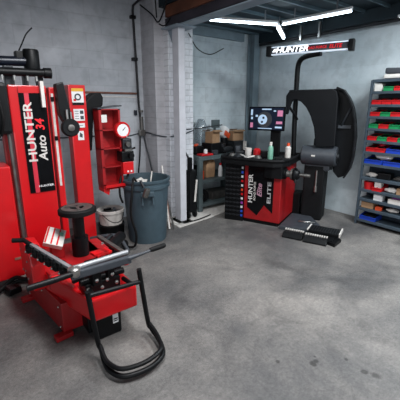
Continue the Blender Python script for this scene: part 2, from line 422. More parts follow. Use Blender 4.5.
o = MB().curve([(2.36, 3.60, .10), (2.46, 3.58, .04), (2.60, 3.60, .02), (2.75, 3.60, .022), (3.0, 3.66, .022)], .009).build('floor_cable', 'black'); tag(o, 'black cable running along the foot of the white post towards the balancer', 'cable')
for x_, lb in ((2.70, 'small hook with cable on the brick pier, upper one'),):
    o = MB().bx(x_-.03, x_+.03, 3.91, 3.94, 1.21, 1.25, .006).build('wall_hook', 'dark_steel'); tag(o, 'small dark hook holding the cable on the brick pier', 'hook')

# ------------------------------------------------------------------ lettered light bar + balancer (own frame)
BO = (3.231, 3.208, 0); BR = R(-68.3)
bal = thing('wheel_balancer', 'red and black wheel balancer with raised black hood and lit lettered bar', 'wheel balancer', BO, BR)
B = WORLD[bal.name]
body = MB(B).prism([(0, 0), (.52, 0), (.52, .70), (0, .70)], .05, .825, 'xy', .012).build('cabinet', 'red_dull', bal)
g = MB(B); g.mat('black_gloss').prism([(.055, .22), (.055, .82), (.42, .82), (.42, .18), (.30, .28), (.20, .12)], -.004, -.0005, 'xz').build('graphic_panel', None, body)
FX = lambda x, z: TM((x, -.0065, z), (0, 0, 1), (-1, 0, 0))
t_ = MB(B); t_.mat('paper').text('HUNTER', FX(.10, .49), .085, squash=1.2)
t_.mat('off_white').text('ROAD FORCE', FX(.16, .46), .042)
t_.mat('faded_pink').text('Elite', FX(.23, .48), .095, font_shear=.3, squash=1.1)
t_.build('lettering', None, body)
t_ = MB(B); t_.mat('dull_white').text('ELITE', TM((.365, -.0065, .46), (0, 0, 1), (-1, 0, 0)), .068, squash=1.9); t_.build('badge', None, body)
MB(B).bx(-.0, .5, .02, .68, 0, .05).build('plinth', 'black', bal)
wc = MB(B).prism([(-.27, -.05), (-.005, -.012), (-.005, .5), (-.27, .5)], .0, .825, 'xy', .008).build('weight_cabinet', 'black', bal)
for i in range(12):
    pg = MB(B); z = .09+i*.06
    pg.prism([(-.262, -.062), (-.045, -.030), (-.045, -.018), (-.262, -.045)], z-.005, z+.005)
    for j in range(4): pg.box((-.235+j*.052, -.060+j*.0075, z), (.03, .022, .022), bev=.004)
    pg.build('weight_rail', 'dark_steel', wc)
cols = ['white', 'blue', 'white', 'red', 'white', 'orange', 'red', 'white', 'purple', 'white', 'blue', 'blue']
for i, c in enumerate(cols):
    MB(B).box((-.022, -.018, .77-i*.062), (.028, .008, .03)).build('size_label', c, wc)
# tray top with lip
tr = MB(B)
poly = [(-.32, -.05), (-.30, -.10), (-.1, -.13), (.2, -.14), (.44, -.12), (.54, -.06), (.58, .1), (.57, .70), (-.32, .6)]
tr.prism(poly, .825, .895, 'xy', .012)
lip = poly+[poly[0]]
tr.tube([(a, b, .91) for a, b in lip], .022, 8)
tray = tr.build('tool_tray', 'black_matte', bal)
# monitor
mo = MB(B); mo.box((.15, .36, 1.415), (.53, .035, .325), (R(-4), 0, R(-2)), .01); mon = mo.build('monitor', 'black_gloss', bal)
sm = MB(B); MT = Matrix.Translation((.15, .36, 1.415)) @ Matrix.Rotation(R(-2), 4, 'Z') @ Matrix.Rotation(R(-4), 4, 'X') @ Matrix.Diagonal((1.13, 1, 1.13, 1))
sm.mat('screen').bx(-.215, .215, -.0215, -.0175, -.13, .13, T=MT)
def disc(mb, x, z, r, y, m, T, n=28):
    mb.mat(m); mb.M, M0 = mb.M @ T, mb.M
    mb.prism([(x+r*math.cos(2*PI*k/n), z+r*math.sin(2*PI*k/n)) for k in range(n)], y, y+.001, 'xz'); mb.M = M0
disc(sm, -.02, -.01, .095, -.0235, 'charcoal', MT)
disc(sm, -.02, -.01, .078, -.025, 'bar_dark', MT)
disc(sm, -.045, -.01, .06, -.0262, 'screen_ui', MT)
disc(sm, -.035, .01, .014, -.0272, 'screen', MT); disc(sm, -.05, -.04, .014, -.0272, 'screen', MT)
for (x0, x1, z0, z1, m) in ((-.205, -.18, .04, .11, 'screen_ui'), (-.2, -.175, -.01, .02, 'screen_ui'), (-.205, -.17, -.11, -.05, 'screen_pink'), (-.14, -.11, .02, .045, 'screen_ui'),
    (-.06, .06, .105, .12, 'screen_ui'), (.09, .12, .085, .10, 'screen_ui'), (.14, .205, .03, .10, 'screen_pink'), (.13, .205, -.06, -.03, 'screen_pink'), (.12, .205, -.11, -.09, 'screen_ui'), (-.10, .08, -.122, -.112, 'screen_ui')):
    sm.mat(m).bx(x0, x1, -.0235, -.0215, z0, z1, T=MT)
sm.build('screen', None, mon)
MB(B).bx(.20, .34, .40, .44, .89, 1.32, .01).build('monitor_stand', 'black', bal)
# spindle
sp = MB(B); ys = .06; zs = .735
sp.mat('black').prism([(.30, .05), (.30, -.05), (.40, -.07), (.54, -.06), (.54, .14), (.50, .14)], zs-.06, .83, 'xy', .01)
sp.mat('black').lathe((.53, ys, zs), [(0, -.02), (.07, -.02), (.07, .03), (.05, .04), (0, .04)], 24, (1, 0, 0))
sp.mat('dull_steel').lathe((.57, ys, zs), [(0, 0), (.045, 0), (.045, .05), (.075, .055), (.075, .08), (.03, .09), (.022, .09), (.022, .29), (0, .30)], 24, (1, 0, 0))
spd = sp.build('spindle', None, bal)
cn = MB(B); cn.lathe((.66, ys, zs), [(.02, 0), (.085, .0), (.09, .02), (.07, .035), (.06, .06), (.03, .075), (.02, .075)], 24, (1, 0, 0))
for k in range(3):
    a = k*2*PI/3; cn.cyl((.69, ys, zs), (.69, ys+.11*math.cos(a), zs+.11*math.sin(a)), .011)
cn.build('wing_nut', 'black', spd)
# column with roller
cl = MB(B).bx(.66, .94, .56, .84, 0, .80, .02); col_ = cl.build('lower_column', 'black_matte', bal)
MB(B).bx(.50, .62, .62, .85, .0, .35, .02).build('side_box', 'black', bal)
ro = MB(B); ro.lathe((.615, .60, .925), [(0, 0), (.12, 0), (.135, .015), (.135, .445), (.12, .46), (0, .46)], 30, (1, 0, 0)); ro.bx(.66, 1.0, .56, .72, .72, .86, .02)
rol = ro.build('load_roller', 'charcoal', bal)
MB(B).lathe((1.072, .60, .925), [(0, 0), (.085, 0), (.085, .012), (.04, .015), (.04, .03), (0, .03)], 24, (1, 0, 0)).build('roller_cap', 'dark_steel', rol)
MB(B).box((.79, .464, .935), (.05, .006, .02)).build('label_plate', 'off_white', rol)
MB(B).cyl((.84, .55, .72), (.84, .55, .45), .012).cyl((.84, .55, .50), (.84, .55, .42), .02).build('air_cylinder', 'steel', bal)
# hood: top deck + front right panel + curved end guard
hp = [(.36, 1.72), (.40, 1.785), (.95, 1.80), (1.01, 1.77), (1.035, 1.68), (1.05, 1.07), (.80, 1.05), (.785, 1.18), (.76, 1.32), (.70, 1.47), (.64, 1.57), (.57, 1.64), (.50, 1.67), (.45, 1.66), (.42, 1.58), (.395, 1.47), (.365, 1.48)]
hd = MB(B); hd.prism(hp, .49, .55, 'xz', .012)
hd.box((.69, .66, 1.772), (.60, .30, .04), (R(-3), 0, 0), .015)
hood = hd.build('wheel_hood', 'hood', bal)
gp = [(.88, 1.80), (1.0, 1.815), (1.08, 1.78), (1.15, 1.69), (1.21, 1.56), (1.25, 1.40), (1.275, 1.20), (1.275, .95), (1.25, .78), (1.19, .66), (1.10, .62), (1.03, .70), (1.0, .85), (.95, 1.0), (.90, 1.1)]
gm = MB(B); gm.prism(gp, .68, .73, 'xz', .012)
for i in range(1, 9):
    a, b = gp[i], gp[i+1]; cx, cy = (a[0]+b[0])/2, (a[1]+b[1])/2; L_ = math.hypot(b[0]-a[0], b[1]-a[1]); an = math.atan2(b[1]-a[1], b[0]-a[0])
    gm.box((cx, .62, cy), (L_+.015, .16, .022), (0, -an, 0), .004)
gm.build('end_guard', 'hood', hood)
MB(B).cyl((.385, .52, 1.60), (.45, .58, 1.50), .018).cyl((.45, .58, 1.50), (.50, .63, 1.40), .018).build('hood_strut', 'black', hood)
MB(B).tube([(1.08, .66, 1.33), (1.18, .66, 1.58)], .014, 8).bx(1.04, 1.20, .65, .68, 1.30, 1.34).build('guard_bracket', 'charcoal', hood)
MB(B).bx(.72, 1.0, .74, .92, .70, 1.15, .03).build('hood_pivot', 'black', bal)
# light mast and bar
MB(B).curve([(.48, .64, .85), (.46, .64, 1.4), (.455, .64, 1.9), (.46, .63, 2.10), (.50, .60, 2.185), (.60, .54, 2.22), (.78, .49, 2.235)], .034, 14, 5).build('light_mast', 'black', bal)
lb = MB(B); lb.mat('bar_light').bx(.115, 1.12, .455, .515, 2.25, 2.355, .012)
lb.mat('bar_dark').bx(.125, 1.11, .449, .456, 2.265, 2.340)
lb.mat('bar_light'); bar = lb.build('light_bar', None, bal)
for x in (.10, 1.13): MB(B).bx(x-.035, x+.035, .43, .54, 2.235, 2.37, .015).build('end_cap', 'black', bar)
FL = lambda x, z: TM((x, .444, z), (1, 0, 0), (0, 0, 1))
tx = MB(B); tx.mat('bar_letter').text('HUNTER', FL(.41, 2.302), .10, squash=1.08, font_shear=.25)
tx.mat('bar_letter').prism([(.150, 2.285), (.19, 2.285), (.205, 2.30), (.235, 2.30), (.22, 2.325), (.18, 2.325)], .4435, .4465, 'xz')
tx.mat('bar_red').text('ROAD FORCE', FL(.715, 2.302), .042, font_shear=.2); tx.mat('bar_red').text('ELITE', FL(.95, 2.302), .062, squash=1.0, font_shear=.2)
tx.build('lettering', None, bar)
# platform and ribbed ramps
MB(B).prism([(.54, -.06), (.96, .02), (1.0, .25), (.8, .58), (.53, .58)], 0.0, .05, 'xy', .008).build('wheel_platform', 'charcoal', bal)
MB(B).tube([(.72, .22, .062), (.93, .27, .062)], .01, 8).build('platform_rod', 'steel', bal)
def ramp_(x0, x1, y0, y1, h, name='ribbed_ramp'):
    m = MB(B); m.mat('black').prism([(y0, 0), (y1, 0), (y1, h), (y0+.05, h), (y0, h*.35)], x0, x1, 'yz', .004)
    m.mat('dark_steel')
    n = int((x1-x0)/.026)
    for i in range(n):
        x = x0+.013+i*(x1-x0)/n
        m.bx(x-.005, x+.005, y0+.05, y1-.01, h, h+.008)
    m.mat('off_white')
    for i in range(n):
        x = x0+.013+i*(x1-x0)/n
        m.bx(x-.008, x+.008, y1-.045, y1-.012, h+.008, h+.022)
    return m.build(name, None, bal)
ramp_(.66, .90, -.31, -.15, .06); ramp_(.92, 1.19, -.33, -.19, .06)
m = MB(B); m.mat('black').bx(.92, 1.30, -.12, .10, .05, .09, .008); m.bx(.94, 1.0, -.17, .2, 0, .05); m.bx(1.18, 1.24, -.25, .1, 0, .05)
m.mat('black').prism([(1.0, -.17), (1.28, -.30), (1.32, -.1), (1.0, -.1)], 0, .04, 'xy')
for i in range(12): m.mat('dark_steel').bx(.94+i*.03, .95+i*.03, -.11, .09, .09, .096)
m.mat('off_white').bx(.915, .93, -.12, .10, .085, .1); m.bx(1.29, 1.305, -.12, .12, .06, .10)
m.build('lift_carriage', None, bal)
# things in the balancer tray
def L2W(x, y, z):
    v = B @ Vector((x, y, z)); return (v.x, v.y, v.z)
def bottle(x, y, h, r, body_m, cap_m, label, cat='bottle', name='spray_bottle', z=.896):
    p = L2W(x, y, z); t = thing(name, label, cat, p)
    MB().lathe(p, [(0, 0), (r, 0), (r, h*.68), (r*.5, h*.8), (r*.42, h*.82), (0, h*.82)], 18).build('body', body_m, t)
    MB().lathe(p, [(0, h*.8), (r*.55, h*.8), (r*.5, h), (0, h)], 14).build('cap', cap_m, t)
    return t
bottle(.31, .12, .23, .036, 'bottle_green', 'off_white', 'green and white bottle standing on the tray below the monitor')
bottle(.47, .38, .20, .040, 'off_white', 'orange', 'pale bottle with orange top at the right end of the tray', name='cleaner_bottle')
p = L2W(-.04, .20, .896)
o = MB().lathe(p, [(0, 0), (.045, 0), (.05, .12), (.046, .12), (.04, .01), (0, .01)], 20).build('mug', 'off_white'); tag(o, 'pale cup on the tray left of the green bottle', 'cup')
p = L2W(.08, .22, .896)
o = MB().lathe(p, [(0, 0), (.05, 0), (.05, .10), (.03, .12), (0, .12)], 20).build('red_tin', 'red_bin'); tag(o, 'dark red tin behind the green bottle on the tray', 'tin')
for i, (x, y, r, m, lb) in enumerate(((-.22, .05, .05, 'dull_steel', 'steel centring cone at the left end of the balancer tray'), (-.12, .02, .06, 'dark_steel', 'dark centring cone second from the left end of the tray'), (.17, .02, .055, 'dull_steel', 'dark centring cone near the front right of the tray'))):
    p = L2W(x, y, .896)
    o = MB().lathe(p, [(.015, 0), (r, 0), (r, .02), (r*.5, .055), (.015, .055)], 20).build('centring_cone', m); tag(o, lb, 'cone', 'centring cones on the balancer tray')
o = MB(B).curve([(-.24, .16, .91), (-.14, .10, .93), (-.05, .05, .925), (.03, -.02, .915), (.1, .03, .93), (.13, .12, .91)], .012).build('coiled_cable', 'off_white'); tag(o, 'pale cable coiled loosely in the balancer tray', 'cable')
for (x, y, w_, d_, h_, m, a, lb, nm, ct) in (
    (-.17, .22, .10, .08, .07, 'dark_steel', .3, 'dark socket box at the back left of the balancer tray', 'socket_box', 'box'),
    (.02, .07, .09, .03, .03, 'steel', .8, 'steel wheel weight tool lying across the balancer tray', 'scraper', 'tool'),
    (.20, .20, .08, .06, .09, 'black', .2, 'small black box left of the monitor stand on the tray', 'black_box', 'box'),
    (-.25, .30, .06, .06, .12, 'charcoal', .5, 'dark upright canister at the far left of the balancer tray', 'canister', 'canister')):
    o = MB(B).box((x, y, .896+h_/2), (w_, d_, h_), (0, 0, a), .01).build(nm, m); tag(o, lb, ct)
pl = thing('wheel_weight_pliers', 'dark pliers lying at the front edge of the balancer tray', 'pliers', L2W(.22, -.03, .9))
MB(B).curve([(.12, -.06, .907), (.2, -.05, .91), (.27, -.03, .907)], .009).curve([(.12, 0, .907), (.2, -.04, .91), (.27, -.06, .907)], .009).build('handle', 'dark_steel', pl)
MB(B).box((.30, -.045, .908), (.07, .035, .02), bev=.004).build('jaw', 'steel', pl)
o = MB(B).box((.44, .06, .92), (.10, .1, .05), (0, 0, .4), .01).build('tool_case', 'black'); tag(o, 'small black case on the right of the balancer tray', 'case')

# ------------------------------------------------------------------ work bench
bn = thing('work_bench', 'grey steel workbench with two lower shelves behind the white post', 'workbench', (3.45, 4.15, 0))
MB().bx(2.95, 4.0, 3.87, 4.48, .80, .86, .006).build('worktop', 'bench', bn)
for x in (2.985, 3.93):
    for y_ in (3.90, 4.45): MB().bx(x-.03, x+.04, y_-.03, y_+.03, 0, .80, .004).build('leg', 'bench', bn)
for z in (.45, .08): MB().bx(2.96, 3.97, 3.88, 4.47, z, z+.045, .004).build('shelf', 'bench', bn)
def carton(x, y, z, w, d, h, rz, label, m='cardboard', name='cardboard_box', flaps=True, group=None):
    t = thing(name, label, 'box', (x, y, z), rz, group); M = WORLD[t.name]
    c = MB(M); th = .006
    c.bx(-w/2, w/2, -d/2, d/2, 0, th)
    c.bx(-w/2, w/2, -d/2, -d/2+th, th, h); c.bx(-w/2, w/2, d/2-th, d/2, th, h)
    c.bx(-w/2, -w/2+th, -d/2+th, d/2-th, th, h); c.bx(w/2-th, w/2, -d/2+th, d/2-th, th, h); c.build('walls', m, t)
    if flaps:
        for sgn in (-1, 1):
            MB(M).box((0, sgn*(d/2+.03), h+.012), (w*.98, .07, .004), (sgn*-.35, 0, 0)).build('flap', m, t)
    return t
carton(3.35, 4.05, 1.033, .17, .15, .17, .15, 'open brown cardboard box at the left of the bench, on a black case')
carton(3.90, 4.12, 1.033, .22, .16, .15, -.1, 'open brown cardboard box at the right of the bench, on a dark chest')
o = MB().box((3.36, 4.06, .947), (.26, .22, .168), (0, 0, .1), .012).build('black_case', 'black'); tag(o, 'black case under the left cardboard box on the bench top', 'case')
o = MB().box((3.88, 4.12, .947), (.20, .24, .168), (0, 0, -.05), .01).bx(3.80, 3.95, 3.993, 4.0, .92, .94).build('tool_chest', 'dark_steel'); tag(o, 'dark chest under the right cardboard box on the bench top', 'chest')
jug = MB().lathe((3.36, 4.36, .862), [(0, 0), (.10, 0), (.11, .02), (.11, .40), (.06, .50), (.04, .52), (.03, .52), (.05, .49), (.1, .39), (.1, .03), (0, .02)], 24).build('plastic_jug', 'clear'); tag(jug, 'large clear plastic jug at the back of the bench by the wall', 'jug')
b_ = thing('oil_container', 'white container with orange label leaning in the middle of the bench', 'container', (3.68, 4.12, .862))
MB().box((3.65, 4.12, 1.17), (.15, .09, .19), (0, R(28), .2), .03).build('body', 'white', b_); MB().box((3.67, 4.068, 1.14), (.14, .012, .08), (0, R(28), .2), .002).build('label_patch', 'orange', b_); MB().cyl((3.65, 4.12, .862), (3.65, 4.12, 1.09), .06).build('stand', 'black', b_)
o = MB().box((3.62, 4.30, 1.30), (.16, .03, .13), (0, 0, 0), .006).box((3.62, 4.32, 1.06), (.03, .03, .39)).build('control_box', 'bench'); tag(o, 'grey green box on a short stand at the back of the bench', 'box')
o = MB().bx(3.02, 3.24, 3.89, 4.02, .862, .89, .01).build('red_tray', 'red_bin'); tag(o, 'flat red tray at the front left of the bench top', 'tray')
o = MB().box((3.10, 4.14, .925), (.2, .16, .125), (0, 0, .2), .03).build('tool_pouch', 'black'); tag(o, 'black tool pouch at the left end of the bench top', 'pouch')
o = MB().lathe((3.15, 3.97, .891), [(0, 0), (.03, 0), (.03, .05), (.02, .06), (0, .06)], 16).build('tape_roll', 'white'); tag(o, 'small white roll on the red tray', 'roll')
dr = thing('impact_wrench', 'dark impact wrench lying between the boxes on the bench', 'wrench', (3.52, 3.95, .862))
MB().cyl((3.44, 3.93, .93), (3.62, 3.93, .93), .045).cyl((3.62, 3.93, .93), (3.66, 3.93, .93), .02).build('motor', 'dark_steel', dr); MB().box((3.5, 3.94, .895), (.05, .05, .065), (0, .15, 0), .01).build('grip', 'black', dr)
o = MB().tube([(2.78, 3.935, 1.262), (3.0, 3.96, 1.27), (3.50, 4.0, 1.30)], .008).build('metal_rod', 'dark_steel'); tag(o, 'thin dark rod reaching from the brick pier over the bench', 'rod')
o = MB().bx(3.75, 3.85, 3.90, 3.98, .862, .97, .02).build('rag_bundle', 'charcoal'); tag(o, 'dark bundle at the right of the bench top behind the balancer tray', 'bundle')
for (x, y, z, w_, d_, h_, a, m, lb, nm, ct) in (
    (3.50, 4.0, .962, .12, .10, .05, .5, 'dark_steel', 'dark tool lying on top of the wrench between the cardboard boxes', 'hand_tool', 'tool'),
    (3.30, 3.94, .862, .10, .08, .07, .3, 'charcoal', 'small dark box at the front edge of the bench left of the wrench', 'small_box', 'box'),
    (3.10, 4.14, .990, .14, .05, .03, .7, 'orange', 'orange handled tool lying on the black pouch at the bench end', 'hand_tool', 'tool'),
    (3.98, 3.97, .862, .05, .05, .16, .3, 'off_white', 'small pale bottle at the far right end of the bench top', 'small_bottle', 'bottle')):
    o = MB().box((x, y, z+h_/2), (w_, d_, h_), (0, 0, a), .012).build(nm, m); tag(o, lb, ct)
# shelf contents
pb_ = MB().prism([(3.20, .496), (3.36, .496), (3.375, .70), (3.35, .77), (3.33, .73), (3.27, .78), (3.22, .74), (3.19, .68)], 4.0, 4.12, 'xz', .008).build('paper_bag', 'kraft'); tag(pb_, 'crumpled brown paper bag on the middle shelf of the bench', 'bag')
bt = thing('white_bottle', 'white bottle with red cap beside the brown paper bag', 'bottle', (3.46, 3.98, .496))
MB().lathe((3.46, 3.98, .496), [(0, 0), (.035, 0), (.035, .14), (.015, .18), (0, .18)], 16).build('body', 'white', bt); MB().lathe((3.46, 3.98, .676), [(0, 0), (.018, 0), (.018, .03), (0, .03)], 12).build('cap', 'red', bt)
o = MB().lathe((3.10, 4.02, .496), [(0, 0), (.05, 0), (.05, .12), (0, .12)], 18).build('oil_tin', 'orange'); tag(o, 'small orange tin on the middle shelf near the bench leg', 'tin')
o = MB().box((3.12, 4.3, .58), (.2, .2, .16), (0, 0, .2), .01).build('parts_box', 'black'); tag(o, 'black box at the back of the middle bench shelf', 'box')
for i, (x, r) in enumerate(((3.12, .10),)):
    o = MB().lathe((x, 4.0, .225), [(.05, -.03), (.09, -.035), (.1, 0), (.09, .035), (.05, .03), (.05, -.03)], 24, (1, .35, 0)).build('spare_tyre', 'rubber'); tag(o, 'small dark tyre lying upright on the lowest bench shelf', 'wheel')
o = MB().box((3.5, 4.1, .19), (.42, .25, .12), (0, 0, 0), .01).build('flat_case', 'dull_steel'); tag(o, 'flat grey metal case on the lowest bench shelf', 'case')

# standing floor jack beside post
jk = thing('upright_jack', 'black jack-like tool standing upright between the white post and bench', 'jack', (2.72, 3.72, .012))
MB().bx(2.66, 2.78, 3.70, 3.80, .10, .72, .02).bx(2.67, 2.70, 3.69, 3.78, .70, .90, .01).build('frame', 'black', jk)
MB().cyl((2.67, 3.75, .90), (2.63, 3.78, .98), .014).build('handle', 'dark_steel', jk)
MB().box((2.755, 3.69, .42), (.03, .008, .32), (0, R(6), 0), .002).build('sticker', 'off_white', jk)
for x in (2.665, 2.775): MB().lathe((x-.012, 3.75, .065), [(0, 0), (.05, 0), (.055, .012), (.05, .025), (0, .025)], 20, (1, 0, 0)).build('castor', 'rubber', jk)
# strips leaning by the bin
for i, (a, b, m, lb) in enumerate((((2.22, 3.56, .0), (2.335, 3.90, .79), 'off_white', 'pale thin strip leaning on the brick corner, nearest the bin'), ((2.27, 3.52, .0), (2.40, 3.93, .40), 'dull_steel', 'grey thin strip leaning on the brick corner beside the white post'), ((2.25, 3.60, 0), (2.39, 3.93, .6), 'copper', 'brownish thin strip leaning between the two others'))):
    a = Vector(a); b = Vector(b); c = (a+b)/2; L_ = (b-a).length
    rx = -math.asin((b.y-a.y)/L_); ry = math.atan2(b.x-a.x, b.z-a.z)
    o = MB().box((c.x, c.y, c.z+.008), (.022, .010, L_), (rx, ry, 0)).build('leaning_strip', m); tag(o, lb, 'strip', 'strips leaning by the bin')

# ------------------------------------------------------------------ trash can
bc = (1.865, 3.50)
can = thing('trash_can', 'large blue grey plastic trash can with black rim handles', 'trash can', (bc[0], bc[1], 0))
MB().lathe((bc[0], bc[1], 0), [(0, .01), (.215, .01), (.225, 0), (.23, .03), (.268, .66), (.285, .665), (.287, .70), (.275, .705), (.275, .735), (.29, .74), (.292, .765), (.275, .77), (.262, .765), (.255, .66), (.222, .05), (0, .045)], 48).build('tub', 'bin_can', can)
for ang in (R(-115), R(65)):
    T = Matrix.Translation((bc[0], bc[1], 0)) @ Matrix.Rotation(ang, 4, 'Z')
    MB(T).bx(.265, .315, -.075, .075, .60, .66, .012).bx(.262, .30, -.07, -.05, .5, .62, .006).bx(.262, .30, .05, .07, .5, .62, .006).build('handle', 'bin_can', can)
for (x, y_, z, r, m, lb, nm, ct) in ((1.80, 3.55, .67, .11, 'off_white', 'crumpled whitish packaging in the left of the trash can', 'crumpled_paper', 'rubbish'), (1.98, 3.40, .655, .085, 'charcoal', 'crumpled dark plastic in the right of the trash can', 'crumpled_plastic', 'rubbish'), (1.82, 3.36, .66, .07, 'kraft', 'crumpled brown paper at the front of the trash can', 'crumpled_paper', 'rubbish')):
    o = ballish(MB(), (x, y_, z), r, 1.1, 1, .7).build(nm, m); tag(o, lb, ct)
o = MB().tube([(1.96, 3.56, .66), (2.02, 3.62, .80)], .009).build('stick', 'off_white'); tag(o, 'pale stick poking up out of the trash can', 'stick')
o = MB().curve([(1.70, 3.42, .75), (1.62, 3.32, .81), (1.56, 3.25, .68), (1.53, 3.24, .42), (1.57, 3.22, .2), (1.56, 3.25, .05), (1.50, 3.32, .03)], .013).build('black_hose', 'rubber'); tag(o, 'thick black hose hanging over the left rim of the trash can to the floor', 'hose')
gn = thing('tyre_inflator', 'grey handheld tyre inflator hanging over the front rim of the can', 'inflator', (1.70, 3.19, .55))
MB().box((1.70, 3.19, .66), (.06, .05, .11), (.2, .3, 0), .018).build('body', 'dull_steel', gn); MB().cyl((1.68, 3.20, .72), (1.66, 3.24, .80), .015).build('nozzle', 'dark_steel', gn)

# ------------------------------------------------------------------ buckets
bk = thing('black_bucket', 'black round bucket on the floor beneath the white pail', 'bucket', (1.50, 3.74, 0))
MB().lathe((1.50, 3.74, 0), [(0, 0), (.14, 0), (.155, .18), (.165, .2), (.15, .205), (.13, .03), (0, .02)], 28).build('tub', 'black', bk)
wk = thing('white_pail', 'dirty white pail with clutter in it, stacked on the black bucket', 'bucket', (1.50, 3.74, .14))
MB().lathe((1.50, 3.74, .206), [(0, 0), (.135, 0), (.15, .14), (.162, .145), (.162, .175), (.15, .18), (.142, .16), (.13, .13), (0, .13)], 32).build('tub', 'off_white', wk)
MB().lathe((1.50, 3.74, .336), [(0, 0), (.10, .015), (.138, 0), (0, -.001)], 20).build('residue', 'dull_steel', wk)
MB().curve([(1.36, 3.66, .355), (1.40, 3.56, .30), (1.47, 3.52, .27), (1.56, 3.55, .29), (1.64, 3.68, .355)], .005, 6).build('bail', 'dark_steel', wk)
for i, (x, y_, a, m, lb) in enumerate(((1.47, 3.76, .3, 'black', 'black offcut lying in the white pail, left of the other'), (1.54, 3.72, 1.2, 'charcoal', 'dark grey offcut lying in the white pail, right of the other'))):
    o = MB().box((x, y_, .375), (.10, .03, .03), (0, .1, a), .006).build('offcut', m); tag(o, lb, 'offcut')

# ------------------------------------------------------------------ bin rack
SX = 4.42; sy0 = 2.19; sy1 = 1.27; SD = .25
rack = thing('bin_rack', 'tall blue grey steel rack against the right wall filled with small bins', 'shelving', (SX+SD/2, (sy0+sy1)/2, 0))
zs_ = [1.88, 1.740, 1.58, 1.435, 1.285, 1.13, .985, .825, .635, .475, .345, .215, .055]
for i, z in enumerate(zs_):
    MB().bx(SX-.012, SX+SD, sy1, sy0, z-.006, z+.028, .003).build('shelf', 'shelf', rack)
for y_ in (sy0, sy1):
    for x in (SX, SX+SD): MB().bx(x-.018, x+.018, y_-.012, y_+.012, 0, 1.90, .002).build('upright', 'shelf', rack)
MB().bx(SX+SD-.003, SX+SD, sy1, sy0, .06, 1.88).build('back_panel', 'shelf', rack)
def bin_proto(w, h, d, m, name='storage_bin'):
    t = thing(name, 'bin', 'bin', (0, 0, 0)); th = .004
    c = MB()   # opening faces -x
    c.bx(0, d, -w/2, w/2, 0, th)
    c.prism([(0, 0), (0, h*.46), (d*.55, h*.62), (d, h*.72), (d, 0)], -w/2, -w/2+th, 'xz'); c.prism([(0, 0), (0, h*.46), (d*.55, h*.62), (d, h*.72), (d, 0)], w/2-th, w/2, 'xz')
    c.bx(d-th, d, -w/2, w/2, 0, h*.72); c.bx(-.001, th, -w/2, w/2, 0, h*.46)
    c.build('tub', m, t)
    MB().bx(-.010, 0, -w/2+.002, w/2-.002, h*.40, h*.48, .002).build('lip', m, t)
    ballish(MB(), (d*.52, 0, h*.36), .04, d*.42/.04, (w*.44)/.04, h*.32/.04, jit=.10).build('shaded_contents', 'black_matte', t)  # black lump stands for both the parts and the shadow inside the bin
    return t
protos = {}
def rack_bin(kind, w, y, z, label, used={}):
    h = .105 if kind[1] == 's' else .115
    key = kind+str(w)
    m = {'r': 'red_bin', 'g': 'green_bin', 'b': 'blue_bin'}[kind[0]]
    loc = (SX-.005, y, z+.0285)
    if key not in protos:
        t = bin_proto(w, h, .2, m); protos[key] = t; t.location = loc; WORLD[t.name] = Matrix.Translation(loc); t['label'] = label; t['group'] = 'small plastic bins on the rack'
    else: t = copy_tree(protos[key], loc, 0, label)
    return t
ordn = ['first', 'second', 'third', 'fourth', 'fifth', 'sixth']
rows = {0: '.grgr', 1: 'rrrgr', 2: 'rgrgr', 3: 'grggr', 4: 'rgrgr'}
names = {'r': 'red', 'g': 'green', 'b': 'blue'}
rowname = {0: 'top row', 1: 'second row from the top', 2: 'third row from the top', 3: 'fourth row from the top', 4: 'fifth row from the top', 5: 'sixth row from the top', 6: 'seventh row from the top'}
fill = ['dark_steel', 'steel', 'black', 'off_white']
for ri, s_ in rows.items():
    for k, ch in enumerate(s_):
        if ch == '.': continue
        y_ = sy0-.02-.060-k*.124
        rack_bin(ch+'s', .116, y_, zs_[ri+1], '%s bin, %s from the left in the %s row of the rack' % (names[ch], ordn[k], ordn[ri]))
o = MB().box((SX+.06, sy0-.07, zs_[1]+.028+.045), (.1, .09, .09), (0, 0, .1), .004).build('small_carton', 'off_white'); tag(o, 'small pale carton at the left end of the top row of the rack', 'box')
for k, ch in enumerate('rr'):
    rack_bin(ch+'s', .116, sy0-.08-k*.124, zs_[6], 'red bin, %s from the left in the sixth row of the rack' % ordn[k])
for k in range(2): rack_bin('bl', .22, sy0-.385-k*.24, zs_[6], 'wide blue bin, %s from the left in the sixth row of the rack' % ('first blue one' if k == 0 else 'second blue one'))
for k in range(3): rack_bin('bl', .22, sy0-.13-k*.24, zs_[7], 'wide blue bin, %s from the left in the seventh row of the rack' % ordn[k])
o = ballish(MB(), (SX+.07, sy0-.24, zs_[7]+.13), .055, 1, 2.0, .8).build('plastic_bag', 'paper'); tag(o, 'crumpled clear white bag of parts lying over the seventh row bins', 'bag')
o = ballish(MB(), (SX+.07, sy0-.19, zs_[6]+.12), .03, 1, 1.4, .8).build('plastic_bag', 'pink_red'); tag(o, 'small pink and red bag on the sixth row red bin', 'bag')
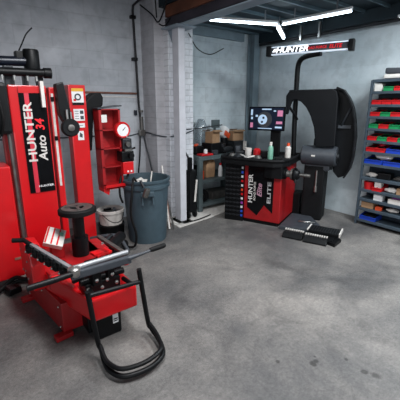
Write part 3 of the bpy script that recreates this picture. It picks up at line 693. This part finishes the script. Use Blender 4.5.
# lower shelves
z = zs_[8]+.0285
o = ballish(MB(), (SX+.09, sy0-.10, z+.03), .035, 1.2, 2, .9).build('cloth_bundle', 'off_white'); tag(o, 'small white bundle at the left of the rack shelf above the round red bin', 'bundle')
o = MB().box((SX+.10, sy0-.27, z+.04), (.14, .16, .08), (0, 0, .1), .01).build('dark_box', 'black'); tag(o, 'black box in the middle of the shelf below the blue bins', 'box')
o = ballish(MB(), (SX+.09, sy0-.45, z+.03), .035, 1.2, 2, .9).build('cloth_bundle', 'dull_steel'); tag(o, 'grey bundle right of the black box below the blue bins', 'bundle')
z = zs_[9]+.0285
o = MB().lathe((SX+.07, sy0-.085, z), [(0, 0), (.055, 0), (.068, .10), (.062, .10), (.05, .01), (0, .01)], 24).build('round_tub', 'red_bin'); tag(o, 'round red tub at the left end of its rack shelf', 'tub')
rb = rack_bin('rs', .120, sy0-.22, zs_[9], 'red bin holding papers next to the round red tub')
o = MB().box((SX+.06, sy0-.22, z+.075), (.09, .08, .10), (0, -.15, .1), .002).build('paper_stack', 'paper'); tag(o, 'stack of pale papers in the red bin by the round tub', 'papers')
o = ballish(MB(), (SX+.08, sy0-.37, z+.03), .04, 1.2, 1.9, .8).build('plastic_bag', 'paper'); tag(o, 'flattened white bag right of the red bin of papers', 'bag')
o = MB().box((SX+.08, sy0-.50, z+.04), (.12, .1, .08), (0, 0, .1), .006).build('small_carton', 'cardboard'); tag(o, 'brown carton at the right of the shelf with the round red tub', 'box')
z = zs_[10]+.0285
o = MB().box((SX+.07, sy0-.24, z+.042), (.1, .11, .084), (0, 0, .05), .003).box((SX+.018, sy0-.243, z+.055), (.004, .09, .03), (0, 0, .05)).build('parts_carton', 'white'); tag(o, 'white printed carton in the middle of the third lowest shelf', 'box')
o = MB().box((SX+.07, sy0-.47, z+.03), (.12, .19, .06), (0, 0, .0), .003).build('parts_carton', 'off_white'); tag(o, 'long pale carton at the right of the third lowest shelf', 'box')
o = MB().box((SX+.10, sy0-.47, z+.082), (.1, .12, .04), (0, 0, .0), .003).build('flat_packet', 'purple'); tag(o, 'flat purplish packet on top of the long pale carton', 'packet')
z = zs_[11]+.0285
o = MB().box((SX+.08, sy0-.12, z+.045), (.14, .16, .085), (0, 0, 0), .004).build('small_carton', 'cardboard'); tag(o, 'brown carton on the second lowest shelf above the blue tray', 'box')
o = MB().box((SX+.06, sy0-.26, z+.025), (.08, .08, .05), (0, 0, .2), .004).build('orange_packet', 'orange'); tag(o, 'small orange packet right of the brown carton on the rack', 'packet')
o = ballish(MB(), (SX+.08, sy0-.42, z+.03), .035, 1.2, 2.1, .8).build('plastic_bag', 'off_white'); tag(o, 'pale bag lying on the second lowest rack shelf', 'bag')
rack_bin('bl', .21, sy0-.15, zs_[12], 'shallow blue tray on the lowest shelf of the rack')
# on top of the rack
tp = thing('creeper_case', 'grey and white bulky object lying on top of the bin rack', 'case', (SX+.12, 2.0, 1.9))
MB().box((SX+.12, 1.98, 1.905+.035), (.2, .20, .05), (0, 0, .1), .015).build('base', 'off_white', tp)
MB().box((SX+.12, 1.94, 2.0), (.2, .26, .07), (.06, 0, .1), .02).build('cover', 'charcoal', tp)

# ------------------------------------------------------------------ tyre changer
tc = thing('tyre_changer', 'red centre-post tyre changer with tall columns, frame rails and front wheel lift', 'tyre changer', (.62, 2.6, 0))
# lower base: left side plate, floor plate, feet
bs = MB()
bs.prism([(.40, 2.92), (.485, 2.22), (.80, 2.22), (.84, 2.92)], .03, .26, 'xy', .008)
base = bs.build('base_box', 'red_dull', tc)
for (x, y_) in ((.37, 2.88), (.46, 2.21)):
    MB().box((x+.02, y_, .02), (.12, .06, .035), (0, 0, .1), .006).build('foot', 'red_dull', tc)
for (t, z) in ((.06, .22), (.94, .22), (.06, .06), (.94, .06), (.5, .22)):
    x = .40+(.485-.40)*t-.004; y_ = 2.92-.70*t
    MB().lathe((x, y_, z), [(0, 0), (.009, 0), (.006, .006), (0, .006)], 10, (-1, -.12, 0)).build('bolt', 'steel', base)
# left raised housing with sloped shoulder
lh = MB(); lh.prism([(2.92, .262), (2.92, .54), (2.80, .575), (2.66, .575), (2.54, .545), (2.50, .46), (2.50, .262)], .375, .475, 'yz', .012)
lhs = lh.build('side_housing', 'red', tc)
for (y_, z) in ((2.86, .30), (2.86, .48), (2.66, .30), (2.64, .45), (2.75, .33)): MB().lathe((.374, y_, z), [(0, 0), (.009, 0), (.006, .006), (0, .006)], 10, (-1, 0, 0)).build('bolt', 'steel', lhs)
MB().bx(.47, .95, 2.42, 2.95, .26, .40, .02).build('centre_body', 'red_dull', tc)
# front block (long red box towards the viewer)
fb = MB(); fb.prism([(.455, 2.50), (.605, 1.93), (.925, 1.93), (.93, 2.50)], .225, .385, 'xy', .015)
fblk = fb.build('front_block', 'red', tc)
MB().bx(.66, .84, 2.03, 2.22, .0, .225, .012).build('motor_box', 'black', tc)
dl = MB(); dl.mat('white').bx(.775, .815, 2.026, 2.03, .09, .16); dl.mat('black').bx(.780, .810, 2.024, 2.0265, .12, .128).bx(.780, .810, 2.024, 2.0265, .105, .112); dl.build('label_plate', None, tc)
MB().bx(.62, .70, 2.1, 2.3, .03, .15, .01).build('side_motor', 'black', tc)
# frame rails
rl = MB()
rl.tube([(.30, 2.66, .635), (.37, 2.63, .63), (.40, 2.55, .615)], .017, 10)
rl.build('rail_grip', 'rubber', tc)
MB().box((.462, 2.28, .612), (.026, .70, .020), (0, 0, R(12)), .004).build('left_rail', 'galv', tc)
MB().box((.875, 2.21, .605), (.03, .44, .02), (0, 0, R(4)), .004).build('right_rail', 'dull_steel', tc)
hb = MB(); hb.lathe((.53, 1.965, .575), [(0, 0), (.035, 0), (.04, .01), (.04, .05), (.025, .06), (0, .06)], 20)
hb.build('hub', 'steel', tc)
MB().cyl((.53, 1.975, .62), (.90, 1.995, .62), .017, seg=16).build('cross_tube', 'galv', tc)
MB().tube([(.255, 1.93, .60), (.40, 1.935, .60)], .018, 12).tube([(.40, 1.935, .60), (.53, 1.95, .60)], .018, 12).build('left_bar', 'black', tc)
MB().box((.70, 1.95, .585), (.40, .035, .05), (0, 0, .0), .008).tube([(.88, 1.945, .595), (1.0, 1.94, .605), (1.06, 1.94, .61)], [.018, .010, .010], 12).build('right_bar', 'charcoal', tc)
MB().lathe((1.045, 1.94, .612), [(0, 0), (.014, 0), (.018, .02), (.018, .11), (.013, .125), (0, .125)], 14, (1, 0, .05)).build('hand_grip', 'rubber', tc)
# row of black clamps beneath left rail
for i in range(6):
    y_ = 2.585-i*.098; x = .385+i*.0205
    cl_ = MB().box((x+.03, y_, .56), (.085, .06, .05), (0, 0, .2), .012).lathe((x+.01, y_, .58), [(0, 0), (.028, 0), (.026, .02), (.012, .035), (0, .036)], 14).build('rubber_clamp', 'black', tc)
    MB().lathe((x-.017, y_, .555), [(0, 0), (.011, 0), (.008, .008), (0, .008)], 10, (-1, 0, 0)).build('bolt', 'steel', cl_)
MB().box((.50, 2.30, .54), (.05, .62, .04), (0, 0, R(12)), .01).build('clamp_bar', 'black', tc)
MB().box((.56, 2.22, .50), (.05, .16, .05), (0, 0, R(12)), .012).build('red_pad', 'red', tc)
# centre post and disc
px_, py_ = .779, 2.636
MB().cyl((px_, py_, .38), (px_, py_, .77), .045, seg=24).cyl((px_, py_, .38), (px_, py_, .56), .066, seg=24).build('centre_post', 'black', tc)
dk_ = MB(); dk_.lathe((px_, py_, .755), [(0, -.02), (.06, -.02), (.125, .0), (.146, .01), (.146, .042), (.135, .05), (.05, .05), (.045, .035), (0, .035)], 40)
disc_ = dk_.build('clamp_disc', 'rubber', tc)
ds = MB(); ds.lathe((px_, py_, .806), [(.055, 0), (.118, 0), (.118, .003), (.055, .003), (.055, 0)], 36)
for k in range(3):
    a = k*2*PI/3+.4; ds.box((px_+.05*math.cos(a), py_+.05*math.sin(a), .811), (.09, .022, .008), (0, 0, a))
ds.build('disc_face', 'dull_steel', disc_)
# mechanism under the front bar and right side
mm = MB()
mm.bx(.60, .84, 2.0, 2.16, .385, .46, .01); mm.bx(.64, .70, 1.97, 2.05, .45, .56, .008); mm.bx(.75, .80, 1.99, 2.06, .45, .56, .008)
mm.cyl((.58, 2.04, .47), (.88, 2.04, .47), .022); mm.cyl((.62, 2.10, .52), (.90, 2.12, .50), .018); mm.bx(.72, .92, 2.16, 2.40, .385, .45, .01)
mech = mm.build('valve_block', 'black', tc)
for (x, y_, z) in ((.61, 1.99, .44), (.66, 1.965, .50), (.70, 1.985, .43), (.775, 1.985, .50), (.80, 1.98, .435), (.74, 1.99, .47)): MB().lathe((x, y_, z), [(0, 0), (.012, 0), (.012, .012), (.006, .016), (0, .016)], 8, (0, -1, 0)).build('bolt', 'steel', mech)
MB().lathe((.91, 2.06, .50), [(0, 0), (.024, 0), (.028, .01), (.028, .04), (.02, .05), (0, .05)], 16).build('red_cap', 'red', tc)
MB().curve([(.86, 2.10, .50), (.93, 2.15, .52), (.95, 2.25, .48), (.90, 2.35, .45)], .012).build('hose', 'rubber', tc)
MB().curve([(.60, 2.05, .50), (.56, 2.1, .46), (.58, 2.2, .42), (.65, 2.3, .42)], .01).build('hose', 'rubber', tc)
# clutter at the back right of the post
MB().bx(.80, 1.02, 2.62, 2.92, .28, .40, .02).build('rear_body', 'red_dull', tc)
MB().box((.845, 2.35, .50), (.13, .10, .02), (0, 0, .2), .003).box((.83, 2.31, .515), (.12, .02, .012), (0, 0, .2)).build('red_tool_plate', 'red', tc)
m = MB(); m.mat('black').bx(.92, 1.15, 2.75, 3.05, .12, .33, .02); m.mat('dark_steel').cyl((.95, 2.72, .37), (1.15, 2.9, .39), .02); m.mat('black').cyl((1.05, 2.7, .36), (1.25, 2.9, .36), .05)
m.build('drive_unit', None, tc)
for i in range(5): MB().lathe((1.0+i*.05, 2.74+i*.03, .40-i*.01), [(0, 0), (.012, 0), (.012, .01), (0, .012)], 8, (0, -1, .3)).build('bolt', 'steel', tc)
# column panel (lettered)
def tower(x0, x1, y0, y1, z0, z1, name, m='red', bev=.012): return MB().bx(x0, x1, y0, y1, z0, z1, bev).build(name, m, tc)
mt = tower(.50, .805, 3.30, 3.48, .10, 1.765, 'main_column')
gp_ = MB(); gp_.mat('black_gloss').bx(.575, .792, 3.292, 3.2995, .815, 1.72).build('graphic_panel', None, mt)
MB().bx(.618, .655, 3.2895, 3.2925, .815, 1.72).build('red_stripe', 'pink_red', mt)
FT = lambda x, z: TM((x, 3.2885, z), (0, 0, 1), (-1, 0, 0))
t_ = MB(); t_.mat('off_white').text('HUNTER', FT(.636, 1.36), .098, squash=1.36)
t_.mat('off_white').text('Auto', FT(.722, 1.22), .10, squash=1.1, font_shear=.15)
t_.mat('bar_red').text('34', FT(.722, 1.43), .10, squash=1.0, font_shear=.15)
t_.build('lettering', None, mt)
t_ = MB(); t_.mat('white').text('HUNTER', TM((.715, 3.2885, .872), (1, 0, 0), (0, 0, 1)), .026, squash=1.3); t_.build('small_lettering', None, mt)
MB().bx(.575, .80, 3.288, 3.30, 1.70, 1.76, .003).build('top_trim', 'red', mt)
# left cabinet & rods
tower(.13, .425, 3.18, 3.50, .09, 1.10, 'side_cabinet', 'red')
MB().box((.395, 3.176, .27), (.07, .006, .02)).build('label_plate', 'copper', tc)
tower(.425, .465, 3.36, 3.44, .3, 1.70, 'guide_plate', 'red_dull')
MB().cyl((.465, 3.29, .25), (.465, 3.29, 1.60), .016).build('guide_rod', 'dull_steel', tc)
MB().bx(.33, .49, 3.22, 3.40, 1.36, 1.78, .03).build('left_unit', 'black', tc)
MB().curve([(.34, 3.18, 1.7), (.36, 3.16, 1.55), (.35, 3.17, 1.40), (.38, 3.22, 1.34)], .014).curve([(.40, 3.19, 1.72), (.42, 3.17, 1.5), (.40, 3.22, 1.35)], .012).build('cable_bundle', 'rubber', tc)
# second thin column with pale insert
t2 = tower(.825, .885, 3.30, 3.42, .30, 1.755, 'slide_column', 'red')
MB().bx(.838, .858, 3.294, 3.30, .85, 1.70).build('scale_strip', 'off_white', t2)
MB().bx(.832, .862, 3.290, 3.30, 1.63, 1.67).bx(.832, .862, 3.290, 3.30, 1.28, 1.32).build('slide_stop', 'black', t2)
MB().bx(.745, .775, 3.24, 3.285, 1.58, 1.80, .003).build('warning_tag', 'off_white', tc)
# bead roller arm
MB().prism([(.865, 1.78), (.93, 1.80), (.97, 1.56), (1.0, 1.44), (.93, 1.40), (.875, 1.52)], 3.20, 3.30, 'xz', .01).build('roller_arm', 'black', tc)
ra = MB().lathe((.945, 3.20, 1.40), [(0, 0), (.07, 0), (.08, .012), (.08, .05), (.07, .06), (0, .06)], 28, (0, -1, 0)).build('bead_roller', 'black_matte', tc)
MB().lathe((.945, 3.14, 1.40), [(0, 0), (.03, 0), (.03, .01), (.015, .014), (0, .014)], 16, (0, -1, 0)).build('roller_hub', 'dull_steel', ra)
MB().cyl((.93, 3.18, 1.44), (.93, 3.18, 1.56), .012).cyl((.965, 3.18, 1.43), (.965, 3.18, 1.54), .008).build('roller_pin', 'steel', ra)
# sticker post
t3 = tower(1.085, 1.262, 3.60, 3.74, .05, 1.80, 'control_post', 'red')
xc = 1.175
s = MB(); s.mat('white').bx(xc-.06, xc+.06, 3.596, 3.6, 1.60, 1.765); s.mat('yellow').bx(xc-.06, xc+.06, 3.594, 3.597, 1.735, 1.765)
s.mat('black').bx(xc-.06, xc+.06, 3.594, 3.597, 1.60, 1.625); s.mat('charcoal').lathe((xc, 3.595, 1.68), [(.02, 0), (.034, 0), (.034, .002), (.02, .002), (.02, 0)], 20, (0, -1, 0)); s.mat('red').bx(xc-.045, xc-.02, 3.593, 3.596, 1.64, 1.66)
s.build('sticker', None, t3)
s = MB(); s.mat('white').bx(xc-.055, xc+.055, 3.596, 3.6, 1.44, 1.56); s.mat('charcoal').bx(xc+.01, xc+.045, 3.594, 3.597, 1.51, 1.545).bx(xc+.01, xc+.045, 3.594, 3.597, 1.455, 1.49)
for i in range(4): s.bx(xc-.045, xc-.005, 3.594, 3.597, 1.46+i*.025, 1.465+i*.025)
s.build('sticker', None, t3)
s = MB(); s.mat('white').bx(xc-.05, xc+.05, 3.596, 3.6, 1.37, 1.415); s.mat('charcoal').bx(xc-.035, xc+.03, 3.594, 3.597, 1.39, 1.395); s.build('sticker', None, t3)
s = MB(); s.mat('white').bx(xc-.032, xc+.032, 3.596, 3.6, 1.24, 1.335); s.mat('charcoal').prism([(xc-.015, 1.275), (xc+.015, 1.265), (xc+.018, 1.30), (xc-.008, 1.32)], 3.594, 3.597, 'xz'); s.build('sticker', None, t3)
# black press pad behind post
MB().prism([(1.27, 1.10), (1.27, 1.60), (1.33, 1.68), (1.40, 1.73), (1.47, 1.735), (1.50, 1.68), (1.49, 1.60), (1.44, 1.54), (1.38, 1.50), (1.36, 1.36), (1.33, 1.10)], 3.72, 3.90, 'xz', .02).build('bead_press_arm', 'black_matte', tc)
# tool cabinet open red tray
tt = MB(); x0, x1, z0, z1 = 1.345, 1.585, .73, 1.56
tt.bx(x0, x0+.03, 3.50, 3.66, z0-.03, z1); tt.bx(x1-.02, x1, 3.50, 3.66, z0, z1); tt.bx(x0, x1, 3.65, 3.665, z0, z1)
for z in (z0, .93, 1.13, 1.33, z1-.012): tt.bx(x0, x1, 3.50, 3.66, z, z+.012)
tt.prism([(x0+.03, .93), (x0+.03, 1.35), (x1-.08, 1.13)], 3.60, 3.64, 'xz')
tcab = tt.build('tool_rack', 'red_dull', tc)
MB().box((1.47, 3.58, 1.578), (.27, .18, .012), (0, R(-6), 0)).build('rack_lid', 'charcoal', tcab)
MB().bx(1.37, 1.43, 3.494, 3.50, 1.42, 1.50).build('sticker', 'paper', tcab)
MB().bx(1.36, 1.63, 3.47, 3.66, .69, .71, .003).bx(1.36, 1.63, 3.47, 3.475, .69, .74).build('lower_tray', 'red', tcab)
MB().prism([(1.345, .70), (1.345, .66), (1.40, .62), (1.42, .70)], 3.50, 3.66, 'xz').build('rack_bracket', 'red', tcab)
# gauge + regulator
gx, gz = 1.585, 1.335
MB().lathe((gx, 3.50, gz), [(0, 0), (.088, 0), (.088, .05), (.078, .06), (.066, .055), (.066, .05), (0, .05)], 30, (0, -1, 0)).build('gauge_body', 'red', tc)
gd = MB(); gd.mat('white').lathe((gx, 3.4485, gz), [(0, 0), (.066, 0), (.066, .002), (0, .002)], 28, (0, -1, 0)); gd.mat('black').box((gx+.012, 3.445, gz+.012), (.045, .003, .006), (0, R(-45), 0))
gd.build('gauge_dial', None, tc)
rg = MB(); rg.mat('dark_steel').bx(1.58, 1.69, 3.46, 3.60, 1.12, 1.24, .012); rg.mat('black').bx(1.56, 1.71, 3.46, 3.60, .98, 1.10, .012).cyl((1.66, 3.46, 1.05), (1.66, 3.41, 1.05), .03).cyl((1.70, 3.55, 1.10), (1.77, 3.55, 1.12), .012)
rg.mat('dull_steel').cyl((1.63, 3.46, 1.18), (1.63, 3.42, 1.18), .028).bx(1.60, 1.68, 3.45, 3.56, 1.10, 1.125)
rg.mat('red').bx(1.57, 1.70, 3.46, 3.60, .84, .98, .008); rg.mat('white').bx(1.615, 1.635, 3.455, 3.46, .86, .88).bx(1.655, 1.675, 3.455, 3.46, .86, .88)
rg.build('regulator', None, tc)
MB().curve([(1.64, 3.55, .85), (1.65, 3.52, .82), (1.62, 3.50, .79), (1.60, 3.45, .80)], .014).curve([(1.60, 3.55, .85), (1.54, 3.5, .76), (1.51, 3.46, .62), (1.53, 3.44, .52)], .012).build('air_hose', 'rubber', tc)
# top motor / arms
MB().cyl((.18, 3.36, 1.945), (.70, 3.36, 1.965), .040, seg=20).build('upper_arm', 'navy', tc)
MB().lathe((.725, 3.36, 1.85), [(0, 0), (.06, 0), (.065, .01), (.065, .20), (.058, .215), (0, .215)], 28).build('top_motor', 'black', tc)
MB().cyl((.20, 3.30, 1.865), (.80, 3.30, 1.872), .034, seg=18).lathe((.80, 3.30, 1.872), [(0, 0), (.045, 0), (.045, .06), (0, .065)], 20, (1, 0, 0)).build('lower_arm', 'black', tc)
MB().bx(.60, .66, 3.33, 3.42, 1.965, 2.045, .01).curve([(.625, 3.36, 2.03), (.66, 3.34, 2.10), (.70, 3.33, 2.18), (.75, 3.32, 2.235)], .006, 8).build('aerial', 'black', tc)
MB().bx(.50, .57, 3.34, 3.42, 1.76, 1.92, .005).bx(.64, .68, 3.34, 3.42, 1.76, 1.86, .005).bx(.75, .80, 3.34, 3.42, 1.72, 1.90, .005).build('arm_bracket', 'dark_steel', tc)
for x in (.47, .56, .66, .73): MB().cyl((x, 3.28, 1.80), (x, 3.28, 1.84), .012).build('bolt', 'steel', tc)
# front wheel lift (tube frame)
wl_ = MB()
wl_.curve([(.565, 1.86, .50), (.60, 1.86, .14), (.615, 1.85, .075), (.60, 1.76, .045), (.60, 1.68, .04), (.64, 1.60, .035), (.72, 1.565, .035), (.82, 1.56, .035), (.92, 1.60, .035), (.965, 1.68, .035), (.985, 1.78, .04), (.985, 1.86, .06), (.97, 1.875, .12), (.918, 1.87, .535)], .0165, 12, 6)
wl_.curve([(.61, 1.85, .10), (.60, 1.76, .085), (.605, 1.69, .08), (.64, 1.615, .078), (.72, 1.58, .078), (.82, 1.575, .078), (.915, 1.61, .078), (.955, 1.69, .078), (.975, 1.78, .082), (.975, 1.86, .10)], .014, 10, 6)
wl_.tube([(.57, 1.86, .47), (.925, 1.87, .44)], .015, 10)
wl_.tube([(.60, 1.87, .46), (.62, 2.0, .43)], .015); wl_.tube([(.86, 1.875, .445), (.86, 2.0, .43)], .015)
wl_.build('wheel_lift', 'black', tc)
# carton lying on the machine
cb = thing('printed_carton', 'crushed white printed carton with red stripes lying behind the rail of the tyre changer', 'carton', (.62, 2.62, .40))
M_ = Matrix.Translation((.60, 2.69, .57)) @ Matrix.Rotation(-.5, 4, 'Z') @ Matrix.Rotation(R(24), 4, 'X') @ Matrix.Rotation(R(24), 4, 'Y') @ Matrix.Diagonal((.8, .9, 1, 1))
MB(M_).bx(-.09, .09, -.10, .10, -.02, .02, .004).build('body', 'off_white', cb)
st = MB(M_); st.mat('red')
for i in range(3): st.bx(-.085+i*.055, -.07+i*.055, -.095, .095, .0205, .022)
st.mat('bottle_green').bx(.03, .07, .02, .06, .0205, .0225); st.build('print', None, cb)
MB().bx(.56, .66, 2.66, 2.74, .40, .52, .01).build('underside', 'red_dull', cb)
# floor hoses and pedal at the left
pd = thing('foot_pedal', 'black foot pedal unit on the floor by the rear left of the tyre changer', 'pedal', (.30, 3.02, 0))
MB().box((.30, 3.08, .035), (.11, .10, .06), (0, 0, .3), .015).build('housing', 'black', pd); MB().box((.285, 3.06, .072), (.05, .09, .012), (.1, 0, .3), .004).build('tread', 'dark_steel', pd)
o = MB().curve([(-.1, 3.10, .03), (.1, 3.0, .035), (.22, 3.12, .05), (.33, 3.12, .12), (.40, 3.02, .13), (.47, 3.0, .16)], .018).build('black_hose', 'rubber'); tag(o, 'black hose on the floor at the left edge, rising to the tyre changer', 'hose')
o = MB().curve([(0, 3.25, .03), (.2, 3.16, .025), (.35, 3.22, .03), (.5, 3.12, .03)], .016).build('black_hose', 'rubber'); tag(o, 'thinner black hose lying under the red side cabinet', 'hose')
# clutter on the floor between post and can
for (pts, r, m, lb) in (([(1.20, 3.35, .06), (1.32, 3.28, .05), (1.45, 3.30, .04), (1.52, 3.42, .05), (1.42, 3.5, .06)], .03, 'rubber', 'thick black hose coiled on the floor in front of the buckets'), ([(1.15, 3.5, .16), (1.3, 3.40, .19), (1.42, 3.36, .16), (1.46, 3.20, .03)], .02, 'charcoal', 'dark grey hose arching over the coil in front of the buckets')):
    o = MB().curve(pts, r).build('coiled_hose', m); tag(o, lb, 'hose')
o = MB().tube([(1.28, 3.05, .03), (1.36, 3.3, .12)], .02).box((1.27, 3.02, .02), (.08, .08, .035), bev=.01).build('pry_bar', 'dark_steel'); tag(o, 'short dark steel bar propped near the floor right of the centre post', 'bar')

# ------------------------------------------------------------------ lights
def area(name, loc, rot, size, sy, power, color):
    l = bpy.data.lights.new(name, 'AREA'); l.shape = 'RECTANGLE'; l.size = size; l.size_y = sy; l.energy = power; l.color = color
    o = bpy.data.objects.new(name, l); COL.objects.link(o); o.location = loc; o.rotation_euler = rot; return o
area('ceiling_fixture_a', (.9, 1.6, 2.8), (0, 0, 0), .3, 1.4, 80, (.97, .98, 1))
area('ceiling_fixture_b', (1.9, .4, 2.9), (0, 0, 0), .3, 1.4, 65, (.97, .98, 1))
area('mezzanine_fill', (3.6, .8, 2.7), (0, 0, 0), .3, 1.2, 115, (.88, .96, 1))  # lamp added out of view to brighten the recess under the mezzanine
area('open_door_daylight', (-1.2, -2.6, 1.6), (R(84), 0, R(-30)), 3.0, 2.4, 66, (.9, .95, 1))
w = bpy.data.worlds.new('world'); S.world = w; w.use_nodes = True
w.node_tree.nodes['Background'].inputs[0].default_value = (.75, .86, 1, 1); w.node_tree.nodes['Background'].inputs[1].default_value = .22

# ------------------------------------------------------------------ camera
f_px = 335.; pitch = math.atan(85/f_px); yaw = math.atan2(265*math.cos(pitch), f_px)
cam = bpy.data.cameras.new('camera'); co = bpy.data.objects.new('camera', cam); COL.objects.link(co)
cam.sensor_width = 36; cam.lens = 36*f_px/400; cam.shift_y = -10/400; cam.clip_start = .05
co.location = (0, 0, 1.6); co.rotation_euler = (PI/2-pitch, 0, -yaw)
S.camera = co
S.view_settings.view_transform = 'Standard'; S.view_settings.look = 'None'; S.view_settings.exposure = -.12; S.view_settings.gamma = 1
S.view_settings.use_curve_mapping = False
